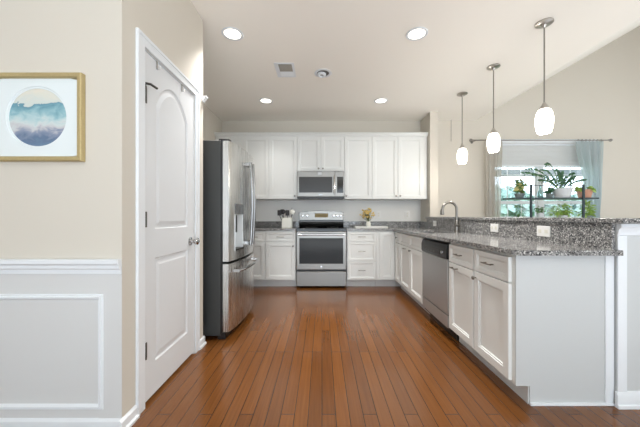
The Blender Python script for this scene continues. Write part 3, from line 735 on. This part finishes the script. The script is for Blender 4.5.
# ------------------------------------------------------------------ counter items
t = thing('utensil_crock', 'square cream ceramic crock on the counter left of the range', 'crock', (-0.575, 4.70, CT + 0.0005))
m = MB(); q = 0.08; hq = 0.168
m.box(-q, q, -q, -q + 0.007, 0, hq); m.box(-q, q, q - 0.007, q, 0, hq); m.box(-q, -q + 0.007, -q + 0.007, q - 0.007, 0, hq); m.box(q - 0.007, q, -q + 0.007, q - 0.007, 0, hq); m.box(-q + 0.007, q - 0.007, -q + 0.007, q - 0.007, 0, 0.01)
m.done('crock_body', M['ceramic'], t, 0.003)
UT = [('spatula', 'black slotted spatula leaning furthest left out of the crock', -0.045, -0.13, 0.0, 'flat'),
      ('ladle', 'black ladle leaning left in the crock', -0.03, -0.075, 0.02, 'round'),
      ('serving_spoon', 'black serving spoon leaning left at the back of the crock', -0.02, -0.10, 0.045, 'round'),
      ('spatula', 'black spatula standing almost upright in the crock', 0.0, 0.0, 0.02, 'flat'),
      ('serving_spoon', 'white round-headed spoon at the right of the crock', 0.04, 0.085, -0.01, 'white'),
      ('whisk', 'thin dark tall rod with a loop standing in the crock', 0.05, 0.075, 0.04, 'thin')]
for nm, lb, x0, x1, y, kd in UT:
    tt = thing(nm, lb, nm.replace('_', ' '), (-0.575, 4.70, CT + 0.012), 0, 'kitchen utensils in the crock')
    ztop = {'flat': 0.20, 'round': 0.22, 'white': 0.215, 'thin': 0.27}[kd]
    mm = M['ceramic'] if kd == 'white' else M['utensil']
    MB().tube([(x0, y, 0.0), (x1, y + 0.004, ztop)], 0.005 if kd != 'thin' else 0.0035, 8).done('handle', M['utensil'], tt)
    if kd == 'flat':
        m = MB(); m.box(x1 - 0.032, x1 + 0.032, y - 0.001, y + 0.008, ztop - 0.01, ztop + 0.08)
        m.done('blade', mm, tt, 0.003)
    elif kd in ('round', 'white'):
        r = 0.042
        m = MB().lathe([(0.002, -0.012), (r * 0.7, -0.008), (r, 0.004), (r * 0.95, 0.006), (r * 0.6, -0.003), (0.002, -0.006)], (x1, y + 0.004, ztop + 0.032), 18, 'y', cap=False)
        m.done('bowl', mm, tt)
    else:
        m = MB().tube([(x1, y + 0.004, ztop), (x1 - 0.015, y, ztop + 0.025), (x1, y, ztop + 0.05), (x1 + 0.015, y, ztop + 0.025), (x1, y + 0.004, ztop)], 0.0025, 6)
        m.done('loop', mm, tt)
t = thing('serving_tray', 'flat white rectangular tray on the counter right of the range', 'tray', (0.785, 4.60, CT + 0.0005))
m = MB(); m.box(-0.26, 0.26, -0.11, 0.11, 0, 0.006); m.box(-0.26, 0.26, -0.11, -0.102, 0.006, 0.028); m.box(-0.26, 0.26, 0.102, 0.11, 0.006, 0.028); m.box(-0.26, -0.252, -0.102, 0.102, 0.006, 0.028); m.box(0.252, 0.26, -0.102, 0.102, 0.006, 0.028)
m.done('tray_body', M['tray'], t, 0.002)
m = MB(); m.tube([(0.26, -0.04, 0.02), (0.285, -0.04, 0.03), (0.285, 0.04, 0.03), (0.26, 0.04, 0.02)], 0.004, 8); m.done('handle', M['darkmetal'], t)
t = thing('flower_vase', 'small white ribbed vase of yellow flowers standing in the tray', 'vase', (0.755, 4.62, CT + 0.0072))
MB().lathe([(0.034, 0), (0.038, 0.01), (0.038, 0.075), (0.03, 0.088), (0.032, 0.10), (0.028, 0.10), (0.026, 0.085), (0.02, 0.02)], (0, 0, 0), 20, cap=True).done('vase_body', M['ceramic'], t)
m = MB(); fl = MB(); lf = MB(); random.seed(3)
for i in range(44):
    a = random.uniform(0, 2 * PI); r = random.uniform(0.01, 0.125); z = random.uniform(0.15, 0.30)
    p = (r * math.cos(a) - 0.012, r * 0.6 * math.sin(a), z)
    m.tube([(0, 0, 0.09), (p[0] * 0.5, p[1] * 0.5, z * 0.7), p], 0.0015, 5)
    for k_ in range(7):
        d = Vector((random.uniform(-1, 1), random.uniform(-1, 1), random.uniform(-0.3, 1)))
        fl.leaf(p, d, random.uniform(0.02, 0.038), 0.02, 0.1, random.uniform(0, 3))
m.done('stems', M['stem'], t); fl.done('blossoms', M['yellow'], t)

# ------------------------------------------------------------------ ceiling fittings
rl = thing('recessed_light', 'lit recessed ceiling light at the upper left, nearer the viewer', 'ceiling light', (-0.82, 2.606, CEIL), 0, 'recessed ceiling lights')
MB().lathe([(0.074, 0), (0.094, -0.001), (0.098, -0.006), (0.092, -0.010), (0.075, -0.008)], (0, 0, 0), 36, cap=False).done('trim_ring', M['trim'], rl)
MB().lathe([(0.0745, -0.001), (0.0745, -0.005), (0.055, -0.007), (0.002, -0.008)], (0, 0, 0), 36).done('lens', M['lens'], rl)
lights = [(-0.82, 2.606), (0.87, 2.606), (-0.812, 4.117), (0.855, 4.117)]
labs = [None, 'lit recessed ceiling light at the upper right, nearer the viewer', 'lit recessed ceiling light far left, above the upper cabinets', 'lit recessed ceiling light far right, above the upper cabinets']
for (x, y), lb in list(zip(lights, labs))[1:]: dup(rl, (x, y, CEIL), lb)
for i, (x, y) in enumerate(lights):
    l = bpy.data.lights.new('downlight', 'SPOT'); l.energy = (LAMP_W * (0.8 if x < 0 else 0.3) if y > 4 else LAMP_W * (3.0 if x < 0 else 4)); l.spot_size = math.radians(108); l.spot_blend = 1.0; l.shadow_soft_size = 0.08; l.color = (1, 0.97, 0.94)
    o = bpy.data.objects.new('downlight', l); C.objects.link(o); o.location = (x, y, CEIL - 0.03)
t = thing('eyeball_light', 'unlit swivel eyeball ceiling light between the vent and the row of lamps', 'ceiling light', (0.012, 3.326, CEIL))
MB().lathe([(0.070, 0), (0.098, -0.001), (0.102, -0.006), (0.09, -0.010), (0.072, -0.006)], (0, 0, 0), 36, cap=False).done('trim_ring', M['trim'], t)
MB().lathe([(0.071, -0.0008), (0.070, -0.003), (0.002, -0.003)], (0, 0, 0), 28).done('dark_recess', M['slot'], t)
e = MB().lathe([(0.050, -0.004), (0.052, -0.012), (0.046, -0.024), (0.036, -0.030), (0.030, -0.026), (0.026, -0.012), (0.002, -0.010)], (-0.016, 0.012, 0), 28).done('eyeball', M['trim'], t)
MB().lathe([(0.0255, -0.0125), (0.002, -0.0145)], (-0.016, 0.012, 0), 20).done('lamp_recess', M['nickel'], e)
t = thing('ceiling_vent', 'rectangular white ceiling air vent with a dark louvred half', 'vent', (-0.42, 3.26, CEIL))
m = MB(); m.box(-0.11, 0.11, -0.16, 0.16, -0.006, -0.0005); m.done('vent_frame', M['trim'], t, 0.003)
B('vent_opening', M['slot'], t, -0.062, 0.085, -0.135, 0.005, -0.0075, -0.006)
m = MB()
for i in range(9):
    y = -0.128 + i * 0.0155; m.prism([(y, -0.0075), (y + 0.003, -0.0075), (y + 0.010, -0.014), (y + 0.007, -0.014)], -0.062, 0.085, 'x')
m.done('louvres', mat('louvre_grey', (150, 146, 138), 0.5), t)
m = MB()
for i in range(6):
    y = 0.02 + i * 0.02; m.box(-0.062, 0.085, y, y + 0.010, -0.009, -0.006)
m.done('closed_louvres', M['trim'], t)

# pendants
pd = thing('pendant_light', 'nearest and largest looking pendant lamp with white glass shade over the bar', 'pendant light', (1.925, 2.46, 0), 0, 'pendant lights over the bar')
M['satin'] = mat('satin_nickel', (186, 182, 176), 0.3, 1.0)
MB().lathe([(0.002, CEIL), (0.066, CEIL), (0.068, CEIL - 0.010), (0.055, CEIL - 0.018), (0.02, CEIL - 0.024), (0.014, CEIL - 0.034), (0.008, CEIL - 0.045)], (0, 0, 0), 28).done('canopy', M['satin'], pd)
MB().tube([(0, 0, CEIL - 0.04), (0, 0, 2.07)], 0.0055, 10).done('rod', M['nickel'], pd)
MB().lathe([(0.008, 2.085), (0.012, 2.075), (0.028, 2.05), (0.034, 2.026), (0.03, 2.024)], (0, 0, 0), 20).done('socket_cap', M['satin'], pd)
MB().lathe([(0.030, 2.028), (0.046, 2.018), (0.060, 1.985), (0.067, 1.945), (0.066, 1.90), (0.060, 1.852), (0.050, 1.820), (0.044, 1.817), (0.044, 1.826)], (0, 0, 0), 28).done('glass_shade', M['pend'], pd)
pps = [(1.925, 2.46), (1.92, 3.18), (1.92, 3.89)]
dup(pd, (1.92, 3.18, 0), 'middle pendant lamp of the three over the bar')
dup(pd, (1.92, 3.89, 0), 'farthest pendant lamp over the bar, closest to the wall end')
for x, y in pps:
    l = bpy.data.lights.new('pendant_bulb', 'POINT'); l.energy = PEND_W; l.shadow_soft_size = 0.06; l.color = (1, 0.93, 0.84)
    o = bpy.data.objects.new('pendant_bulb', l); C.objects.link(o); o.location = (x, y, 1.77)
m = MB().tube([(2.255, 4.96, 2.40), (2.255, 4.96, CEIL)], 0.003, 6)
tag(m.done('hanging_cord', M['hinge']), 'thin grey cord hanging from the ceiling left of the window', 'cord')

# ------------------------------------------------------------------ window in the far room
t = thing('window_1', 'bright double window with grilles behind the plants', 'window', (0, 0, 0)); struct(t)
m = MB(); f = 0.05
yA, yB = BY + 0.06, BY + 0.12
m.box(WX0, WX0 + f, yA, yB, WZ0, WZ1); m.box(WX1 - f, WX1, yA, yB, WZ0, WZ1); m.box(WX0 + f, WX1 - f, yA, yB, WZ0, WZ0 + f); m.box(WX0 + f, WX1 - f, yA, yB, WZ1 - f, WZ1)
mid = (WX0 + WX1) / 2; m.box(mid - 0.05, mid + 0.05, yA, yB, WZ0 + f, WZ1 - f)
m.done('window_frame', M['winframe'], t, 0.003)
for (a, c) in ((WX0 + f, mid - 0.05), (mid + 0.05, WX1 - f)):
    zm = 1.34
    for (z0, z1, yo) in ((WZ0 + f, zm, 0.0), (zm, WZ1 - f, 0.015)):
        m = MB(); r = 0.03; y0, y1 = yA + 0.012 + yo, yA + 0.027 + yo
        m.box(a, a + r, y0, y1, z0, z1); m.box(c - r, c, y0, y1, z0, z1); m.box(a + r, c - r, y0, y1, z0, z0 + r); m.box(a + r, c - r, y0, y1, z1 - r, z1)
        for k_ in (1, 2): xx = a + r + (c - a - 2 * r) * k_ / 3; m.box(xx - 0.007, xx + 0.007, y0 + 0.004, y1 - 0.004, z0 + r, z1 - r)
        for k_ in ((1,) if zm - z0 > 0 and z0 < 1 else (1, 2, 3)):
            nn = 2 if z0 < 1 else 4
            zz = z0 + r + (z1 - z0 - 2 * r) * k_ / nn; m.box(a + r, c - r, y0 + 0.005, y1 - 0.005, zz - 0.006, zz + 0.006)
        s = m.done('sash', M['winframe'], t)
        B('pane', M['pane'], s, a + r, c - r, y0 + 0.006, y0 + 0.009, z0 + r, z1 - r)
m = MB(); m.box(WX0 - 0.07, WX0, BY - 0.018, BY - 0.0005, WZ0 - 0.06, WZ1 + 0.07); m.box(WX1, WX1 + 0.07, BY - 0.018, BY - 0.0005, WZ0 - 0.06, WZ1 + 0.07); m.box(WX0, WX1, BY - 0.018, BY - 0.0005, WZ1, WZ1 + 0.07)
m.box(WX0 - 0.09, WX1 + 0.09, BY - 0.045, BY - 0.0005, WZ0 - 0.03, WZ0)
struct(m.done('trim_window', M['trim'], None, 0.003), 'white casing and sill around the far window', 'trim')
# pleated blind gathered over the upper part
t = thing('window_blind', 'pale grey pleated blind pulled part way down the window', 'blind', (0, 0, 0))
m = MB(); zt, zb_ = WZ1 - 0.01, 2.0; n = 15; x0, x1 = WX0 + 0.01, WX1 - 0.01
for i in range(n):
    za = zt - (zt - zb_) * i / n; zc = zt - (zt - zb_) * (i + 0.5) / n; ze = zt - (zt - zb_) * (i + 1) / n
    m.prism([(BY + 0.022, za), (BY + 0.034, zc), (BY + 0.022, ze), (BY + 0.019, ze), (BY + 0.010, zc), (BY + 0.019, za)], x0, x1, 'x')
m.done('pleated_fabric', M['blind'], t, angle=10)
B('head_rail', M['trim'], t, x0, x1, BY + 0.004, BY + 0.05, zt - 0.025, WZ1 - 0.002)
B('bottom_rail', M['trim'], t, x0, x1, BY + 0.008, BY + 0.036, zb_ - 0.035, zb_)

# curtain rod + curtains
CY = 4.85; RZH = 2.395
t = thing('curtain_rod', 'thin nickel curtain rod above the far window', 'curtain rod', (3.735, CY, RZH))
MB().tube([(-1.15, 0, 0), (1.15, 0, 0)], 0.009, 10).done('rod', M['nickel'], t)
for s_ in (-1, 1):
    MB().lathe([(0.009, 0), (0.013, 0.005), (0.013, 0.02), (0.022, 0.03), (0.026, 0.045), (0.02, 0.062), (0.004, 0.07)], (0, 0, 0), 16, 'x').done('finial', M['nickel'], t, loc=(s_ * 1.15, 0, 0)).rotation_euler = (0, 0, 0 if s_ > 0 else PI)
    m = MB(); m.tube([(s_ * 1.10, 0, 0.0), (s_ * 1.10, 0.148, 0.0)], 0.006, 8); m.lathe([(0.022, 0.140), (0.022, 0.148)], (s_ * 1.10, 0, 0), 14, 'y'); m.done('bracket', M['nickel'], t)
def curtain(label, top, prof, material, seed):
    """prof: list of (z, xl, xr); folds run down"""
    random.seed(seed)
    m = MB(); bm = m.bm; n = 56; prev = None
    zs = [2.375 - 2.33 * i / 30 for i in range(31)]
    ph = [random.uniform(-0.5, 0.5) for _ in range(n + 1)]
    for z in zs:
        for (za, la, ra), (zb2, lb_, rb) in zip(prof, prof[1:]):
            if za >= z >= zb2:
                u = (za - z) / (za - zb2); u = u * u * (3 - 2 * u); xl, xr = la + (lb_ - la) * u, ra + (rb - ra) * u; break
        row = []
        for i in range(n + 1):
            u = i / n; amp = 0.042 * (0.6 + 0.4 * math.sin(i * 0.7 + seed))
            yy = CY + amp * math.sin(u * 8 * 2 * PI + 0.35 * math.sin(z * 2 + seed))
            row.append(bm.verts.new((xl + (xr - xl) * u + 0.006 * math.sin(u * 30 + z * 2), yy, z)))
        if prev:
            for i in range(n): bm.faces.new([prev[i], prev[i + 1], row[i + 1], row[i]])
        prev = row
    t = thing('curtain', label, 'curtain', (0, 0, 0), 0, 'sheer curtains at the far window')
    m.done('fabric', material, t, angle=180)
    xl, xr = prof[0][1], prof[0][2]
    for k_ in range(7):
        x = xl + (xr - xl) * (k_ + 0.5) / 7
        bpy_m = MB()
        pts = [(x, CY + 0.016 * math.cos(a), RZH + 0.016 * math.sin(a)) for a in [2 * PI * j / 14 for j in range(15)]]
        bpy_m.tube(pts, 0.003, 6); bpy_m.done('ring', M['nickel'], t)
curtain('greige sheer curtain hanging straight at the left of the far window', 0, [(2.38, 2.78, 3.06), (1.6, 2.80, 3.03), (0.04, 2.80, 3.02)], M['curtg'], 1)
curtain('pale blue sheer curtain swept aside at the right of the far window', 0, [(2.38, 4.34, 4.80), (1.55, 4.50, 4.77), (1.05, 4.60, 4.74), (0.04, 4.56, 4.76)], M['curtb'], 5)

# ------------------------------------------------------------------ plant stand and plants
SY = 4.50; SZ = 1.385
t = thing('plant_stand', 'dark metal plant stand with shelves in front of the window', 'shelf', (0, 0, 0))
PY_ = SY - 0.14
for x in (3.21, 4.015):
    B('post', M['shelf'], t, x - 0.013, x + 0.013, PY_ - 0.013, PY_ + 0.013, 0.02, 1.585, bevel=0.002)
    B('foot', M['shelf'], t, x - 0.015, x + 0.015, PY_ - 0.05, PY_ + 0.32, 0, 0.019, bevel=0.002)
for z, x0 in ((SZ, 2.96), (1.03, 2.96), (0.45, 2.96)):
    B('shelf_board', M['shelf'], t, x0, 4.27, PY_ + 0.014, SY + 0.16, z - 0.022, z, bevel=0.002)
m = MB().tube([(3.21, PY_, 1.57), (4.015, PY_, 1.57)], 0.005, 8); m.done('guard_rail', M['shelf'], t)

def pot(parent, r0, r1, h, m_, z=0):
    MB().lathe([(r0 * 0.2, 0), (r0, 0), (r1, h), (r1 * 0.92, h), (r1 * 0.88, h - 0.015), (r1 * 0.3, h - 0.016)], (0, 0, z), 24).done('pot', m_, parent)
    MB().lathe([(r1 * 0.87, h - 0.02), (r1 * 0.86, h - 0.012), (0.004, h - 0.008)], (0, 0, z), 20).done('soil', M['soil'], parent)
z0 = SZ + 0.0006
# zz plant with arching stems
t = thing('potted_plant', 'large arching plant with small dark leaves in a white pot on the stand', 'plant', (3.80, SY, z0))
pot(t, 0.10, 0.135, 0.145, M['potw'])
random.seed(11); st = MB(); lf = MB()
for (dx, dy, dz_) in ((-0.62, -0.05, 0.26), (-0.50, 0.06, 0.34), (-0.36, -0.08, 0.30), (-0.20, 0.05, 0.42), (-0.10, -0.04, 0.30), (0.02, 0.03, 0.28), (0.12, -0.05, 0.24), (0.08, 0.04, 0.19), (0.17, 0.02, 0.17), (-0.42, 0.02, 0.24), (0.22, 0.04, 0.20), (0.30, -0.03, 0.14), (-0.28, 0.09, 0.16), (-0.05, 0.1, 0.2)):
    pts = [Vector((dx * 0.05, dy * 0.3, 0.12))]
    N = 12
    for i in range(1, N + 1):
        u = i / N; pts.append(Vector((dx * (0.05 + 0.95 * u), dy * u, 0.12 + dz_ * math.sin(u * PI * 0.55))))
    st.tube(pts, 0.004, 6)
    for i in range(3, N + 1):
        d = pts[i] - pts[i - 1]; sd = d.cross(Vector((0, 0, 1))).normalized()
        for s_ in (-1, 1):
            q_ = d.normalized() * 0.6 + sd * s_ * 0.5 + Vector((0, 0, s_ * 0.7))
            lf.leaf(pts[i], q_, random.uniform(0.045, 0.075), 0.028, 0.2, random.uniform(-0.5, 0.5) + 1.2)
st.done('stems', M['leafm'], t); lf.done('foliage', M['leafd'], t)
# variegated plant in dark bowl
t = thing('potted_plant', 'yellow and purple variegated plant in a dark bowl at the left of the stand', 'plant', (3.13, SY, z0))
pot(t, 0.05, 0.075, 0.07, M['potg'])
lf = MB(); l2 = MB(); random.seed(5)
for i in range(80):
    a = random.uniform(0, 2 * PI); e_ = random.uniform(0.0, 1.3)
    d = (math.cos(a) * math.cos(e_), math.sin(a) * math.cos(e_), math.sin(e_) + 0.1)
    (lf if i % 2 else l2).leaf((random.uniform(-.05, .05), random.uniform(-.05, .05), 0.06 + random.uniform(0, 0.2)), d, random.uniform(0.06, 0.11), 0.05, 0.35, random.uniform(-1, 1))
lf.done('foliage', M['leafm'], t); l2.done('variegated_leaves', M['leafy'], t)
# glass vase, small dark plant
t = thing('glass_vase', 'slim clear glass bottle vase on the stand behind the left post', 'vase', (3.46, SY, z0))
MB().lathe([(0.03, 0), (0.04, 0.02), (0.04, 0.08), (0.016, 0.13), (0.015, 0.19), (0.019, 0.20)], (0, 0, 0), 20).done('bottle', M['vaseglass'], t)
t = thing('potted_plant', 'small dark leafed plant in a grey pot beside the large white pot', 'plant', (3.625, SY + 0.03, z0))
pot(t, 0.04, 0.055, 0.07, M['potg'])
lf = MB(); random.seed(8)
for i in range(26):
    a = random.uniform(0, 2 * PI); e_ = random.uniform(0.2, 1.5)
    lf.leaf((0, 0, 0.06 + random.uniform(0, .06)), (math.cos(a) * math.cos(e_), math.sin(a) * math.cos(e_), math.sin(e_)), random.uniform(0.06, 0.11), 0.035, 0.2, random.uniform(-1, 1))
lf.done('foliage', M['leafd'], t)
# terracotta pot with trailing vine
t = thing('potted_plant', 'terracotta pot of bright green leaves at the right end of the stand', 'plant', (4.16, SY, z0))
pot(t, 0.075, 0.105, 0.13, M['terra'])
lf = MB(); random.seed(9)
for i in range(60):
    a = random.uniform(0, 2 * PI); e_ = random.uniform(-0.3, 1.0)
    lf.leaf((0.07 * math.cos(a), 0.07 * math.sin(a), 0.125 + random.uniform(0, .04)), (math.cos(a) * math.cos(e_), math.sin(a) * math.cos(e_), math.sin(e_)), random.uniform(0.05, 0.09), 0.05, 0.6, random.uniform(-1, 1))
lf.done('foliage', M['leafl'], t)
# lower shelf
z1 = 1.0306
def bushy(label, loc, r, h, n, m_, pm, pr, ph, seed, L=0.12, wd=0.04, up=0.2):
    t = thing('potted_plant', label, 'plant', loc)
    pot(t, pr * 0.75, pr, ph, pm); lf = MB(); random.seed(seed)
    for i in range(n):
        a = random.uniform(0, 2 * PI); e_ = random.uniform(up, 1.5); rr = random.uniform(0.1, 1)
        p = (r * rr * math.cos(a) * math.cos(e_), min(r, 0.14) * rr * math.sin(a) * math.cos(e_), ph + (h - ph) * rr * math.sin(e_))
        lf.leaf(p, (math.cos(a), math.sin(a) * 0.6, random.uniform(-0.2, 0.9)), random.uniform(0.6, 1.1) * L, wd, 0.5, random.uniform(-1, 1))
    lf.done('foliage', m_, t)
bushy('wide light green fern on the lower shelf between the posts', (3.80, SY, z1), 0.17, 0.27, 300, M['leafl'], M['potw'], 0.08, 0.08, 21, 0.08, 0.018, 0.0)
bushy('bright green bush on the lower shelf right of the post', (4.21, SY, z1), 0.08, 0.32, 150, M['leafl'], M['potg'], 0.07, 0.07, 22, 0.08, 0.035, 0.0)
bushy('grey green succulent in a pale pot on the lower shelf', (3.45, SY, z1), 0.06, 0.22, 60, M['leafm'], M['potw'], 0.05, 0.12, 23, 0.05, 0.03)
bushy('spindly green plant on the lower shelf at the far left', (3.12, SY, z1), 0.06, 0.25, 50, M['leafm'], M['potg'], 0.06, 0.04, 24, 0.07, 0.02)

# ------------------------------------------------------------------ rear glazing of the living area (behind the viewpoint)
t = thing('window_2', 'wide glazed opening behind the viewpoint', 'window', (0, 0, 0)); struct(t)
m = MB()
for x in (-1.95, -0.68, 0.59, 1.86, 3.10): m.box(x, x + 0.05, -4.15, -4.08, 0.2, 2.4)
m.box(-1.95, 3.15, -4.15, -4.08, 0.2, 0.26); m.box(-1.95, 3.15, -4.15, -4.08, 2.34, 2.4)
m.done('window_frame', M['winframe'], t)

# ------------------------------------------------------------------ outdoors beyond the far window
gr = B('ground', M['grass'], None, -20, 30, 5.25, 45, -0.6, -0.5); struct(gr, 'lawn outside the far window', 'ground')
random.seed(31)
for i, (x, y, h_, r) in enumerate(((7.6, 12.5, 3.0, 1.5), (11.8, 14, 3.0, 1.5), (10.6, 18, 4.0, 2.0))):
    t = thing('tree', ['round leafy tree seen through the left part of the far window', 'low leafy tree seen through the right part of the far window', 'taller tree behind the other two outside the far window'][i], 'tree', (x, y, -0.5))
    MB().tube([(0, 0, 0), (0.05, 0, h_ * 0.4), (0, 0, h_ * 0.6)], [0.14, 0.11, 0.08], 8).done('trunk', M['bark'], t)
    lf = MB()
    for k_ in range(900):
        d = Vector((random.gauss(0, 1), random.gauss(0, 1), random.gauss(0, 1))).normalized() * (random.random() ** 0.4)
        p = Vector((d.x * r, d.y * r, h_ * 0.42 + (d.z + 1) * 0.5 * h_ * 0.45))
        lf.leaf(p, (random.uniform(-1, 1), random.uniform(-1, 1), random.uniform(-1, 1)), 0.35, 0.28, 0.2, random.uniform(0, 3))
    lf.done('foliage', M['tree'], t)

t = thing('porch_beam', 'pale grey porch beam crossing outside the top of the far window', 'beam', (0, 7.0, -0.5))
M['beam'] = mat('porch_paint', (110, 113, 116), 0.7)
B('beam', M['beam'], t, 3.4, 8.4, -0.06, 0.06, 2.58, 2.74)
for x in (3.5, 8.3): B('post', M['beam'], t, x - 0.06, x + 0.06, -0.06, 0.06, 0, 2.579)
